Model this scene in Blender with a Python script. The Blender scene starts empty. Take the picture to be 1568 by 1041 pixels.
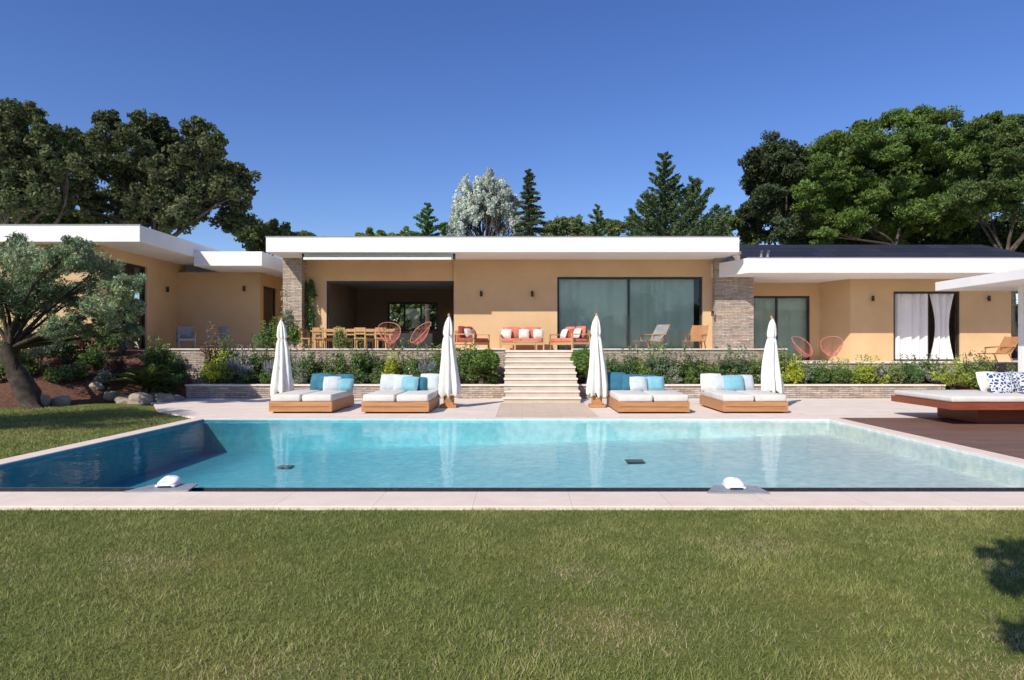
import bpy, math, random
import numpy as np
from mathutils import Vector, Matrix
rng=np.random.default_rng(7); random.seed(7)
F=1045.; CX=800.; HY=532.; H=1.6
def PX(x,D): return (x-CX)*D/F
def PZ(y,D): return H-(y-HY)*D/F
R=random.uniform
sc=bpy.context.scene
col=sc.collection
# ------------------------------------------------------------ materials
def newmat(name):
    m=bpy.data.materials.new(name); m.use_nodes=True
    nt=m.node_tree; nt.nodes.clear()
    o=nt.nodes.new('ShaderNodeOutputMaterial')
    return m,nt,o
def N(nt,t,**k):
    n=nt.nodes.new(t)
    for a,b in k.items(): setattr(n,a,b)
    return n
def coords(nt):
    return N(nt,'ShaderNodeNewGeometry').outputs['Position']
def noise(nt,vec,scale,detail=4,rough=.6):
    n=N(nt,'ShaderNodeTexNoise'); n.inputs['Scale'].default_value=scale
    n.inputs['Detail'].default_value=detail; n.inputs['Roughness'].default_value=rough
    nt.links.new(vec,n.inputs['Vector']); return n.outputs['Fac']
def ramp(nt,fac,stops):
    r=N(nt,'ShaderNodeValToRGB'); e=r.color_ramp.elements
    while len(e)<len(stops): e.new(.5)
    for i,(p,c) in enumerate(stops):
        e[i].position=p; e[i].color=(*c,1)
    nt.links.new(fac,r.inputs['Fac']); return r.outputs['Color']
def mixc(nt,fac,a,b,mode='MIX'):
    m=N(nt,'ShaderNodeMix',data_type='RGBA',blend_type=mode)
    if isinstance(fac,(int,float)): m.inputs[0].default_value=fac
    else: nt.links.new(fac,m.inputs[0])
    for s,v in ((6,a),(7,b)):
        if isinstance(v,tuple): m.inputs[s].default_value=(*v,1)
        else: nt.links.new(v,m.inputs[s])
    return m.outputs[2]
def bump(nt,h,strength,dist=.02):
    b=N(nt,'ShaderNodeBump'); b.inputs['Strength'].default_value=strength; b.inputs['Distance'].default_value=dist
    nt.links.new(h,b.inputs['Height']); return b.outputs['Normal']
def finish(nt,o,colr,rough=.7,nrm=None,spec=.3,metal=0.):
    p=N(nt,'ShaderNodeBsdfPrincipled')
    if isinstance(colr,tuple): p.inputs['Base Color'].default_value=(*colr,1)
    else: nt.links.new(colr,p.inputs['Base Color'])
    p.inputs['Roughness'].default_value=rough; p.inputs['Specular IOR Level'].default_value=spec
    p.inputs['Metallic'].default_value=metal
    if nrm is not None: nt.links.new(nrm,p.inputs['Normal'])
    nt.links.new(p.outputs[0],o.inputs['Surface']); return p
def mnoise(name,c1,c2,scale=4,rough=.7,bs=0,bscale=60,spec=.3,metal=0.,lo=.35,hi=.65):
    m,nt,o=newmat(name); v=coords(nt)
    c=ramp(nt,noise(nt,v,scale,6),[(lo,c1),(hi,c2)])
    nr=bump(nt,noise(nt,v,bscale,3),bs,.01) if bs else None
    finish(nt,o,c,rough,nr,spec,metal); return m
STUC=mnoise('stucco',(.60,.405,.22),(.66,.455,.26),.8,.9,.25,90)
WHITE=mnoise('white_render',(.78,.77,.75),(.83,.82,.80),1.2,.8,.1,80)
DARK=mnoise('dark_aluminium',(.018,.018,.02),(.03,.03,.032),6,.35,spec=.5)
def mslate():
    m,nt,o=newmat('dark_roof_tiles'); v=coords(nt)
    b=N(nt,'ShaderNodeTexBrick'); b.inputs['Scale'].default_value=1
    b.inputs['Brick Width'].default_value=.9; b.inputs['Row Height'].default_value=.25; b.inputs['Mortar Size'].default_value=.012
    b.inputs['Color1'].default_value=(.018,.02,.028,1); b.inputs['Color2'].default_value=(.03,.032,.045,1); b.inputs['Mortar'].default_value=(.006,.006,.008,1)
    sp=N(nt,'ShaderNodeSeparateXYZ'); cb=N(nt,'ShaderNodeCombineXYZ'); nt.links.new(v,sp.inputs[0])
    nt.links.new(sp.outputs[0],cb.inputs[0]); nt.links.new(sp.outputs[2],cb.inputs[1]); nt.links.new(cb.outputs[0],b.inputs['Vector'])
    finish(nt,o,b.outputs['Color'],.55,bump(nt,b.outputs['Fac'],.5,.01)); return m
SLATE=mslate()
def mstone():
    m,nt,o=newmat('stacked_stone'); v=coords(nt)
    sp=N(nt,'ShaderNodeSeparateXYZ'); nt.links.new(v,sp.inputs[0])
    ad=N(nt,'ShaderNodeMath',operation='ADD'); nt.links.new(sp.outputs[0],ad.inputs[0]); nt.links.new(sp.outputs[1],ad.inputs[1])
    cb=N(nt,'ShaderNodeCombineXYZ'); nt.links.new(ad.outputs[0],cb.inputs[0]); nt.links.new(sp.outputs[2],cb.inputs[1])
    nz=N(nt,'ShaderNodeTexNoise'); nz.inputs['Scale'].default_value=3.5; nt.links.new(v,nz.inputs['Vector'])
    va=N(nt,'ShaderNodeVectorMath',operation='MULTIPLY_ADD'); va.inputs[1].default_value=(.12,.05,0)
    nt.links.new(nz.outputs['Color'],va.inputs[0]); nt.links.new(cb.outputs[0],va.inputs[2])
    b=N(nt,'ShaderNodeTexBrick',offset=.37); b.inputs['Scale'].default_value=1; b.inputs['Bias'].default_value=0
    b.inputs['Brick Width'].default_value=.33; b.inputs['Row Height'].default_value=.062; b.inputs['Mortar Size'].default_value=.005
    b.inputs['Mortar Smooth'].default_value=.3
    b.inputs['Color1'].default_value=(0,0,0,1); b.inputs['Color2'].default_value=(1,1,1,1); b.inputs['Mortar'].default_value=(.5,.5,.5,1)
    nt.links.new(va.outputs[0],b.inputs['Vector'])
    c=ramp(nt,b.outputs['Color'],[(0,(.34,.27,.21)),(.3,(.45,.38,.33)),(.6,(.56,.44,.33)),(.85,(.40,.37,.34)),(1,(.62,.53,.45))])
    n2=noise(nt,v,9,6)
    c=mixc(nt,.7,c,ramp(nt,n2,[(.3,(.55,.53,.5)),(.7,(1.15,1.12,1.1))]),'MULTIPLY')
    c=mixc(nt,b.outputs['Fac'],c,(.12,.095,.08))
    inv=N(nt,'ShaderNodeMath',operation='SUBTRACT'); inv.inputs[0].default_value=1; nt.links.new(b.outputs['Fac'],inv.inputs[1])
    ad2=N(nt,'ShaderNodeMath',operation='MULTIPLY_ADD'); ad2.inputs[1].default_value=.6; nt.links.new(b.outputs['Color'],ad2.inputs[0]); nt.links.new(inv.outputs[0],ad2.inputs[2])
    finish(nt,o,c,.9,bump(nt,ad2.outputs[0],1,.025)); return m
STONE=mstone()
def mpave(name,c1,c2,w,h,mort,rough=.75,ms=.006):
    m,nt,o=newmat(name); v=coords(nt)
    b=N(nt,'ShaderNodeTexBrick',offset=.5); b.inputs['Scale'].default_value=1; b.inputs['Mortar Size'].default_value=ms
    b.inputs['Brick Width'].default_value=w; b.inputs['Row Height'].default_value=h
    b.inputs['Color1'].default_value=(*c1,1); b.inputs['Color2'].default_value=(*c2,1); b.inputs['Mortar'].default_value=(*mort,1)
    nt.links.new(v,b.inputs['Vector'])
    c=mixc(nt,.6,b.outputs['Color'],ramp(nt,noise(nt,v,2.2,8,.7),[(.3,(.82,.8,.77)),(.7,(1.05,1.05,1.04))]),'MULTIPLY')
    finish(nt,o,c,rough,bump(nt,noise(nt,v,25,5),.25,.01)); return m
PAVE=mpave('travertine_paving',(.82,.71,.61),(.76,.65,.56),.9,.45,(.52,.43,.36),ms=.004)
COPE=mpave('travertine_coping',(.80,.68,.57),(.77,.65,.55),1.0,3.,(.5,.42,.36),ms=.003)
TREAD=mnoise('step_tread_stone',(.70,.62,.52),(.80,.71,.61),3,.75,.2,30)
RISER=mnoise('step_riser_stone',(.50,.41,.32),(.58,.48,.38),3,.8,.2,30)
def mwood(name,c1,c2,axis=0,rough=.55,plank=0,sc_=1.):
    m,nt,o=newmat(name); v=coords(nt)
    mp=N(nt,'ShaderNodeMapping'); s=[14,14,14]; s[axis]=1.2; mp.inputs['Scale'].default_value=[x*sc_ for x in s]
    nt.links.new(v,mp.inputs['Vector'])
    c=ramp(nt,noise(nt,mp.outputs[0],1.5,6,.65),[(.3,c1),(.7,c2)])
    if plank:
        b=N(nt,'ShaderNodeTexBrick',offset=.4); b.inputs['Scale'].default_value=1; b.inputs['Mortar Size'].default_value=.006
        b.inputs['Brick Width'].default_value=2.6; b.inputs['Row Height'].default_value=plank
        b.inputs['Color1'].default_value=(.75,.75,.75,1); b.inputs['Color2'].default_value=(1.15,1.1,1.05,1); b.inputs['Mortar'].default_value=(.12,.1,.1,1)
        nt.links.new(v,b.inputs['Vector']); c=mixc(nt,1.,c,b.outputs['Color'],'MULTIPLY')
    finish(nt,o,c,rough); return m
DECKW=mwood('dark_hardwood_decking',(.13,.07,.05),(.24,.14,.10),0,.5,.14)
TEAK=mwood('teak_wood',(.36,.16,.065),(.53,.27,.12),0,.5)
TEAKL=mwood('light_oak',(.42,.25,.11),(.55,.35,.17),2,.5)
REDW=mwood('mahogany_wood',(.19,.045,.022),(.3,.085,.04),0,.4)
FAB=mnoise('white_canvas',(.72,.70,.64),(.80,.78,.72),5,.9,.25,160)
MATT=mnoise('ecru_cushion_fabric',(.60,.57,.52),(.68,.65,.59),5,.95,.3,120)
TEAL=mnoise('teal_cushion_fabric',(.03,.13,.19),(.045,.17,.25),6,.9,.3,120)
AQUA=mnoise('aqua_cushion_fabric',(.17,.38,.46),(.23,.46,.53),6,.9,.3,120)
PALE=mnoise('pale_grey_cushion_fabric',(.46,.52,.54),(.56,.60,.62),6,.9,.3,120)
CORAL=mnoise('coral_cushion_fabric',(.50,.15,.10),(.60,.21,.15),6,.9,.3,120)
REDF=mnoise('red_cushion_fabric',(.34,.06,.05),(.44,.09,.07),6,.9,.3,120)
REDM=mnoise('coral_cord',(.5,.17,.13),(.58,.22,.17),6,.5)
GREYF=mnoise('grey_sling_fabric',(.2,.21,.22),(.28,.29,.30),6,.8)
CURT=mnoise('linen_curtain',(.66,.76,.64),(.76,.83,.73),1.5,.95)
CURTW=mnoise('white_curtain',(.78,.77,.78),(.84,.83,.84),1.5,.95)
INT=mnoise('interior_paint',(.38,.29,.22),(.42,.33,.26),1,.9)
INTC=mnoise('interior_ceiling',(.70,.66,.6),(.74,.7,.64),1,.9)
INTF=mnoise('interior_floor',(.30,.23,.17),(.38,.29,.22),1,.35)
PLAST=mnoise('white_plastic',(.75,.76,.78),(.8,.8,.82),3,.3,spec=.5)
GREYP=mnoise('grey_metal_plate',(.24,.25,.27),(.32,.33,.34),8,.5,spec=.5)
BARK=mnoise('bark',(.045,.034,.025),(.11,.085,.065),6,.95,1.,14)
BARKO=mnoise('olive_bark',(.035,.028,.022),(.085,.068,.054),6,.95,1.,18)
SOIL=mnoise('mulch',(.07,.032,.02),(.18,.085,.052),14,.95,1.,30)
ROCK=mnoise('limestone_rock',(.25,.2,.15),(.45,.37,.29),3,.95,.8,10)
CHAN=mnoise('black_overflow_grate',(.02,.021,.025),(.05,.05,.055),30,.4,.3,60,spec=.5)
def mpattern():
    m,nt,o=newmat('blue_patterned_fabric'); v=coords(nt)
    w=N(nt,'ShaderNodeTexVoronoi',feature='DISTANCE_TO_EDGE'); w.inputs['Scale'].default_value=14; nt.links.new(v,w.inputs['Vector'])
    c=ramp(nt,w.outputs['Distance'],[(.10,(.62,.64,.66)),(.16,(.03,.06,.17))])
    finish(nt,o,c,.9); return m
PATT=mpattern()
def mglass():
    m,nt,o=newmat('window_glass')
    fr=N(nt,'ShaderNodeFresnel'); fr.inputs['IOR'].default_value=1.55
    t=N(nt,'ShaderNodeBsdfTransparent'); t.inputs[0].default_value=(.88,.93,.89,1)
    g=N(nt,'ShaderNodeBsdfGlossy'); g.inputs['Roughness'].default_value=.01
    ms=N(nt,'ShaderNodeMixShader')
    ml=N(nt,'ShaderNodeMath',operation='MULTIPLY'); ml.inputs[1].default_value=1.4; nt.links.new(fr.outputs[0],ml.inputs[0])
    nt.links.new(ml.outputs[0],ms.inputs[0]); nt.links.new(t.outputs[0],ms.inputs[1]); nt.links.new(g.outputs[0],ms.inputs[2]); nt.links.new(ms.outputs[0],o.inputs['Surface']); return m
GLASS=mglass()
def mwater():
    m,nt,o=newmat('pool_water'); v=coords(nt)
    n1=noise(nt,v,2.0,2,.5); n2=noise(nt,v,7,2,.5)
    a=N(nt,'ShaderNodeMath',operation='MULTIPLY_ADD'); a.inputs[1].default_value=.38; nt.links.new(n2,a.inputs[0]); nt.links.new(n1,a.inputs[2])
    nr=bump(nt,a.outputs[0],.30,.022)
    fr=N(nt,'ShaderNodeFresnel'); fr.inputs['IOR'].default_value=1.33
    ml=N(nt,'ShaderNodeMath',operation='MULTIPLY'); ml.inputs[1].default_value=.42; nt.links.new(fr.outputs[0],ml.inputs[0])
    t=N(nt,'ShaderNodeBsdfTransparent'); t.inputs[0].default_value=(.96,1.,1,1)
    g=N(nt,'ShaderNodeBsdfGlossy'); g.inputs['Roughness'].default_value=.015; nt.links.new(nr,g.inputs['Normal'])
    ms=N(nt,'ShaderNodeMixShader')
    nt.links.new(ml.outputs[0],ms.inputs[0]); nt.links.new(t.outputs[0],ms.inputs[1]); nt.links.new(g.outputs[0],ms.inputs[2]); nt.links.new(ms.outputs[0],o.inputs['Surface']); return m
WATER=mwater()
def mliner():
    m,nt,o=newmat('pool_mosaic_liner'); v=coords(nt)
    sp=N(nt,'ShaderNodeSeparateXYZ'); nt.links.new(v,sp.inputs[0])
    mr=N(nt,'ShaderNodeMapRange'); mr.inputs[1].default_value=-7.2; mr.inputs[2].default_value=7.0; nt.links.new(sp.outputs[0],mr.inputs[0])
    c=ramp(nt,mr.outputs[0],[(0,(.04,.26,.34)),(.08,(.06,.34,.43)),(.14,(.14,.58,.66)),(.38,(.30,.74,.78)),(.65,(.48,.80,.79)),(.85,(.66,.82,.77)),(1,(.74,.80,.74))])  # tint across the pool; dark left end paints in the pool wall's shadow
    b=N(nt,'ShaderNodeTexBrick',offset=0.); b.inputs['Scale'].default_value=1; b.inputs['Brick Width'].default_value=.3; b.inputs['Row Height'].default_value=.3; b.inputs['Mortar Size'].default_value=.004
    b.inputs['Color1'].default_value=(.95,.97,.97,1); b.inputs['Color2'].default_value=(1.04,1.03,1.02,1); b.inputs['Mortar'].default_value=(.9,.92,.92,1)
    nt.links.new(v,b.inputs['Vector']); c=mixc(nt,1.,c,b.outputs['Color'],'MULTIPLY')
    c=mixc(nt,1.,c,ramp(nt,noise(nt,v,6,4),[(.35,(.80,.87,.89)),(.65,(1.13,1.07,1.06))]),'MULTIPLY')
    finish(nt,o,c,.6); return m
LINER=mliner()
def mground():
    m,nt,o=newmat('lawn_turf'); v=coords(nt)
    c=ramp(nt,noise(nt,v,26,6,.75),[(.25,(.07,.09,.022)),(.5,(.15,.175,.045)),(.75,(.24,.24,.085))])
    c2=ramp(nt,noise(nt,v,.7,5,.6),[(.35,(.8,.92,.8)),(.5,(1.,1.,.95)),(.68,(1.4,1.12,1.15))])
    c=mixc(nt,1.,c,c2,'MULTIPLY')
    finish(nt,o,c,.95,bump(nt,noise(nt,v,60,4),.8,.03),.1); return m
GROUND=mground()
def mleaf(name,trans=.3,rough=.6):
    m,nt,o=newmat(name)
    at=N(nt,'ShaderNodeAttribute'); at.attribute_name='Col'
    p=N(nt,'ShaderNodeBsdfPrincipled'); p.inputs['Roughness'].default_value=rough; p.inputs['Specular IOR Level'].default_value=.25
    t=N(nt,'ShaderNodeBsdfTranslucent'); ms=N(nt,'ShaderNodeMixShader'); ms.inputs[0].default_value=trans
    nt.links.new(at.outputs['Color'],p.inputs['Base Color']); nt.links.new(at.outputs['Color'],t.inputs['Color'])
    nt.links.new(p.outputs[0],ms.inputs[1]); nt.links.new(t.outputs[0],ms.inputs[2]); nt.links.new(ms.outputs[0],o.inputs['Surface']); return m
LEAF=mleaf('foliage_leaf'); BLADE=mleaf('grass_blade',.35,.7)
def memis():
    m,nt,o=newmat('lit_ceiling_panel'); e=N(nt,'ShaderNodeEmission'); e.inputs[0].default_value=(1,.97,.92,1); e.inputs[1].default_value=1.5
    nt.links.new(e.outputs[0],o.inputs['Surface']); return m
EMIS=memis()
# ------------------------------------------------------------ mesh helpers
class B:
    def __init__(s,name): s.n=name; s.v=[]; s.f=[]; s.m=[]; s.s=[]; s.mats=[]
    def add(s,vs,fs,mat,M=None,smooth=False):
        if mat not in s.mats: s.mats.append(mat)
        k=s.mats.index(mat); o=len(s.v)
        for v in vs:
            v=Vector(v); s.v.append(M@v if M is not None else v)
        for f in fs:
            s.f.append([i+o for i in f]); s.m.append(k); s.s.append(smooth)
    def box(s,x0,x1,y0,y1,z0,z1,mat,M=None):
        s.add([(x0,y0,z0),(x1,y0,z0),(x1,y1,z0),(x0,y1,z0),(x0,y0,z1),(x1,y0,z1),(x1,y1,z1),(x0,y1,z1)],
              [(0,3,2,1),(4,5,6,7),(0,1,5,4),(1,2,6,5),(2,3,7,6),(3,0,4,7)],mat,M)
    def prism(s,pts,z0,z1,mat):
        n=len(pts)
        s.add([(x,y,z0) for x,y in pts]+[(x,y,z1) for x,y in pts],
              [list(range(n))[::-1],list(range(n,2*n))]+[(i,(i+1)%n,n+(i+1)%n,n+i) for i in range(n)],mat)
    def rbox(s,x0,x1,y0,y1,z0,z1,r,mat,M=None,n=5):
        import bmesh
        bm=bmesh.new(); bmesh.ops.create_cube(bm,size=1)
        bmesh.ops.scale(bm,vec=(x1-x0,y1-y0,z1-z0),verts=bm.verts)
        bmesh.ops.translate(bm,vec=((x0+x1)/2,(y0+y1)/2,(z0+z1)/2),verts=bm.verts)
        bmesh.ops.bevel(bm,geom=bm.edges[:],offset=r,segments=3,profile=.5,affect='EDGES')
        bm.verts.index_update()
        vs=[v.co.copy() for v in bm.verts]; fs=[[v.index for v in f.verts] for f in bm.faces]; bm.free()
        s.add(vs,fs,mat,M,True)
    def tube(s,pts,rad,mat,seg=7,M=None):
        pts=[Vector(p) for p in pts]; n=len(pts)
        if isinstance(rad,(int,float)): rad=[rad]*n
        vs=[];fs=[]
        up=Vector((0,0,1))
        for i,p in enumerate(pts):
            d=(pts[min(i+1,n-1)]-pts[max(i-1,0)]).normalized()
            a=d.cross(up) if abs(d.z)<.95 else d.cross(Vector((0,1,0)))
            a.normalize(); b=d.cross(a)
            for k in range(seg):
                t=2*math.pi*k/seg
                vs.append(p+(a*math.cos(t)+b*math.sin(t))*rad[i])
        for i in range(n-1):
            for k in range(seg):
                fs.append((i*seg+k,i*seg+(k+1)%seg,(i+1)*seg+(k+1)%seg,(i+1)*seg+k))
        fs.append(list(range(seg))); fs.append([(n-1)*seg+k for k in range(seg)][::-1])
        s.add(vs,fs,mat,M,True)
    def pillow(s,w,h,t,mat,M,n=10):
        vs=[];fs=[]
        for side in (1,-1):
            o=len(vs)
            for j in range(n+1):
                for i in range(n+1):
                    u=2*i/n-1; v=2*j/n-1
                    th=((1-abs(u)**3)*(1-abs(v)**3))**.55
                    pin=1-.07*(1-abs(abs(u)-abs(v)))*(1 if max(abs(u),abs(v))>.5 else 0)
                    vs.append((u*w/2*pin,side*t/2*th,v*h/2*pin))
            for j in range(n):
                for i in range(n):
                    a=o+j*(n+1)+i; q=(a,a+1,a+n+2,a+n+1)
                    fs.append(q if side<0 else q[::-1])
        s.add(vs,fs,mat,M,True)
    def done(s,parent=None,M=None,bevel=0):
        me=bpy.data.meshes.new(s.n); me.from_pydata([tuple(v) for v in s.v],[],s.f)
        for m in s.mats: me.materials.append(m)
        me.polygons.foreach_set('material_index',s.m); me.polygons.foreach_set('use_smooth',s.s); me.update()
        ob=bpy.data.objects.new(s.n,me); col.objects.link(ob)
        if M is not None: ob.matrix_world=M
        if parent: ob.parent=parent
        if bevel:
            b=ob.modifiers.new('bevel','BEVEL'); b.width=bevel; b.segments=2; b.limit_method='ANGLE'
        return ob
def empty(name,loc=(0,0,0)):
    e=bpy.data.objects.new(name,None); col.objects.link(e); e.empty_display_size=.3; return e
def TR(x,y,z,rz=0,rx=0): return Matrix.Translation((x,y,z))@Matrix.Rotation(rz,4,'Z')@Matrix.Rotation(rx,4,'X')
def wallx(b,x0,x1,y0,y1,z0,z1,ops,mat):
    c=x0
    for xa,xb,za,zb in sorted(ops):
        if xa>c: b.box(c,xa,y0,y1,z0,z1,mat)
        if za>z0: b.box(xa,xb,y0,y1,z0,za,mat)
        if zb<z1: b.box(xa,xb,y0,y1,zb,z1,mat)
        c=xb
    if c<x1: b.box(c,x1,y0,y1,z0,z1,mat)
def wally(b,x0,x1,y0,y1,z0,z1,ops,mat):
    c=y0
    for ya,yb,za,zb in sorted(ops):
        if ya>c: b.box(x0,x1,c,ya,z0,z1,mat)
        if za>z0: b.box(x0,x1,ya,yb,z0,za,mat)
        if zb<z1: b.box(x0,x1,ya,yb,zb,z1,mat)
        c=yb
    if c<y1: b.box(x0,x1,c,y1,z0,z1,mat)
def unit(n):
    v=rng.normal(size=(n,3)); return v/np.linalg.norm(v,axis=1,keepdims=True)
def polymesh(name,V,k,C,mat,parent=None):
    n=len(V)//k
    me=bpy.data.meshes.new(name); me.vertices.add(len(V)); me.vertices.foreach_set('co',V.astype(np.float32).ravel())
    me.loops.add(n*k); me.loops.foreach_set('vertex_index',np.arange(n*k,dtype=np.int32))
    me.polygons.add(n); me.polygons.foreach_set('loop_start',np.arange(0,n*k,k,dtype=np.int32))
    try: me.polygons.foreach_set('loop_total',np.full(n,k,dtype=np.int32))
    except Exception: pass
    ca=me.color_attributes.new(name='Col',type='FLOAT_COLOR',domain='POINT')
    cc=np.ones((n*k,4),dtype=np.float32); cc[:,:3]=np.repeat(np.clip(C,0,1),k,axis=0); ca.data.foreach_set('color',cc.ravel())
    me.materials.append(mat); me.update(calc_edges=True)
    ob=bpy.data.objects.new(name,me); col.objects.link(ob)
    if parent: ob.parent=parent
    return ob
def leaves(name,P,L,W,C,parent=None,axis=None,mat=None):
    n=len(P); d=unit(n)
    if axis is not None:
        d=d+axis; d/=np.linalg.norm(d,axis=1,keepdims=True)
    s=np.cross(d,unit(n)); s/=np.linalg.norm(s,axis=1,keepdims=True)+1e-9
    L=(L*rng.uniform(.6,1.3,n))[:,None]; W=(W*rng.uniform(.7,1.2,n))[:,None]
    V=np.stack([P-d*L*.5,P+s*W*.5,P+d*L*.5,P-s*W*.5],1).reshape(-1,3)
    return polymesh(name,V,4,C,mat or LEAF,parent)
def blobleaves(blobs,per,base,clumps=16,cr=.36,cvar=.25,flat=1.,hue=.12,up=0.):
    Ps=[];Cs=[];As=[]
    base=np.array(base)
    for (x,y,z,rx,ry,rz) in blobs:
        u=unit(clumps); u[:,2]+=up; u/=np.linalg.norm(u,axis=1,keepdims=True)
        rr=rng.uniform(.35,1.,clumps)[:,None]
        cen=u*rr*np.array([rx,ry,rz])+np.array([x,y,z])
        n=per//clumps; bb=rng.uniform(.85,1.18)
        for k in range(clumps):
            g=unit(n)*(rng.uniform(0,1,n)**.5)[:,None]*np.array([rx,ry,rz*flat])*cr*rng.uniform(.7,1.3)
            Ps.append(cen[k]+g); As.append(np.repeat((u[k]*.5)[None],n,0))
            b=base*bb*(1+rng.uniform(-cvar,cvar))*(1+np.array([rng.uniform(-hue,hue),0,rng.uniform(-hue,hue)]))
            Cs.append(b*rng.uniform(.6,1.35,(n,1)))
    return np.concatenate(Ps),np.concatenate(Cs),np.concatenate(As)
def curve(a,b,n=6,wob=.15):
    a=Vector(a);b=Vector(b);L=(b-a).length;pts=[]
    off=Vector((R(-1,1),R(-1,1),R(-.3,.6)))*L*wob
    for i in range(n):
        t=i/(n-1); pts.append(a.lerp(b,t)+off*math.sin(math.pi*t)+Vector((R(-1,1),R(-1,1),0))*L*.015)
    return pts
def mscale(c,k): return tuple(x*k for x in c)
def tree(name,bx,by,bz,tr,fork,blobs,per,L,W,colr,bark=BARK,fill=0.,axis=None,limbs=1.,back=None,**k):
    e=empty(name)
    t=B('trunk_and_limbs')
    f=Vector(fork)
    p=curve((bx,by,bz-.2),f,7,.08); t.tube(p,[tr*(1.35-.6*i/6) for i in range(7)],bark,9)
    for (x,y,z,rx,ry,rz) in blobs:
        if random.random()>limbs: continue
        c=curve(f,(x,y,z),6,.14); t.tube(c,[tr*.32*(1-.8*i/5) for i in range(6)],bark,6)
        for q in range(4):
            u=Vector((R(-1,1)*rx,R(-1,1)*ry,R(-.6,1)*rz))*.8
            t.tube(curve(c[3],Vector((x,y,z))+u,4,.1),[tr*.09,tr*.06,tr*.04,tr*.015],bark,4)
    t.done(e)
    P,C,A=blobleaves(blobs,per,colr,**k)
    if fill:
        ex=[]
        for i,q in enumerate(blobs):
            ds=sorted(range(len(blobs)),key=lambda j:(blobs[j][0]-q[0])**2+(blobs[j][2]-q[2])**2)[1:3]
            for j in ds:
                if j>i or random.random()<.3:
                    w_=blobs[j]; ex.append(tuple((q[a]+w_[a])/2+(R(.3,1.8) if a==1 else 0) if a<3 else (q[a]+w_[a])*.5*fill for a in range(6)))
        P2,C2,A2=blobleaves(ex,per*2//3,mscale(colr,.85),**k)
        P=np.concatenate([P,P2]);C=np.concatenate([C,C2]);A=np.concatenate([A,A2])
    if axis is not None: A=A*.5+np.array(axis)
    leaves('crown',P,L,W,C,e,A)
    if back:
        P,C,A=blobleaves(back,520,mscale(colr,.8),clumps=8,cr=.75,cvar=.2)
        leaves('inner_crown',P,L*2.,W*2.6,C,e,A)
    return e
def pxblobs(lst,D,dj=1.5,fl=.85,g=1.):
    return [(PX(x,D+o),D+o,PZ(y,D+o),r*D/F*g,r*D/F*g,r*D/F*fl*g) for (x,y,r) in lst for o in [R(-dj,dj)]]
def hull(prof,ybot,step,r,drop=0.,lump=8):
    out=[]; xs_=[p[0] for p in prof]; ys_=[p[1] for p in prof]
    x=xs_[0]+r*.6
    while x<xs_[-1]-r*.4:
        y=float(np.interp(x,xs_,ys_))+r*.8+R(-lump*.3,lump)
        yb=ybot(x) if callable(ybot) else ybot
        first=True
        while y<yb:
            if first or random.random()>drop: out.append((x+R(-.3,.3)*step,y+R(-.2,.2)*step,r*R(.75,1.25)))
            first=False; y+=step*R(.85,1.15)
        x+=step*R(.8,1.1)
    return out
# ------------------------------------------------------------ world, sun, camera
w=bpy.data.worlds.new('World'); sc.world=w; w.use_nodes=True
nt=w.node_tree; bg=nt.nodes['Background']; sky=nt.nodes.new('ShaderNodeTexSky'); sky.sky_type='NISHITA'; sky.sun_disc=False
EL=math.radians(38.5); az=math.atan2(-.58,-.815)
sky.sun_elevation=EL; sky.sun_rotation=az%(2*math.pi); sky.air_density=1.0; sky.dust_density=.45; sky.ozone_density=4.; sky.altitude=100
hs=nt.nodes.new('ShaderNodeHueSaturation'); hs.inputs['Saturation'].default_value=1.2; hs.inputs['Hue'].default_value=.518
nt.links.new(sky.outputs[0],hs.inputs['Color']); nt.links.new(hs.outputs[0],bg.inputs[0]); bg.inputs[1].default_value=.14
sd=bpy.data.lights.new('sun','SUN'); sd.energy=5.0; sd.angle=math.radians(.5); sd.color=(1,.935,.83)
so=bpy.data.objects.new('sun',sd); col.objects.link(so)
dirv=Vector((-math.sin(az)*math.cos(EL),-math.cos(az)*math.cos(EL),-math.sin(EL)))
so.rotation_euler=dirv.to_track_quat('-Z','Y').to_euler(); so.location=(-20,-30,40)
cd=bpy.data.cameras.new('camera'); co=bpy.data.objects.new('camera',cd); col.objects.link(co)
cd.lens=24; cd.sensor_width=36; cd.clip_end=2000; co.location=(0,0,H); co.rotation_euler=(math.radians(90),0,0)
cd.shift_x=-16/1568; cd.shift_y=11.5/1568; sc.camera=co
sc.view_settings.view_transform='Standard'; sc.view_settings.look='None'; sc.view_settings.exposure=0
# ------------------------------------------------------------ ground + pool
PL,PR,PF,PB=-7.1,6.82,7.95,15.2
b=B('ground')
gx=[-400,-60,-30,-15,PL-.3,PR+.3,15,30,60,400]; gy=[-200,-30,-5,PF-.5,PB+.3,30,60,120,500]
for i in range(len(gx)-1):
    for j in range(len(gy)-1):
        if abs(gx[i]-(PL-.3))<1e-6 and abs(gy[j]-(PF-.5))<1e-6: continue
        b.add([(gx[i],gy[j],-.03),(gx[i+1],gy[j],-.03),(gx[i+1],gy[j+1],-.03),(gx[i],gy[j+1],-.03)],[(0,1,2,3)],GROUND)
b.done()
pool=empty('swimming_pool')
b=B('basin')
dl,dr=-.75,-.32; q=.006
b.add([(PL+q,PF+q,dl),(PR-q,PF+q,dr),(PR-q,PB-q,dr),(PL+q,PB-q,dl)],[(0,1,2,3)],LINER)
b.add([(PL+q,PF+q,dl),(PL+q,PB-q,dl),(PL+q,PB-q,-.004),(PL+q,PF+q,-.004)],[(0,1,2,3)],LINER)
b.add([(PR-q,PF+q,dr),(PR-q,PF+q,-.004),(PR-q,PB-q,-.004),(PR-q,PB-q,dr)],[(0,1,2,3)],LINER)
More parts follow.
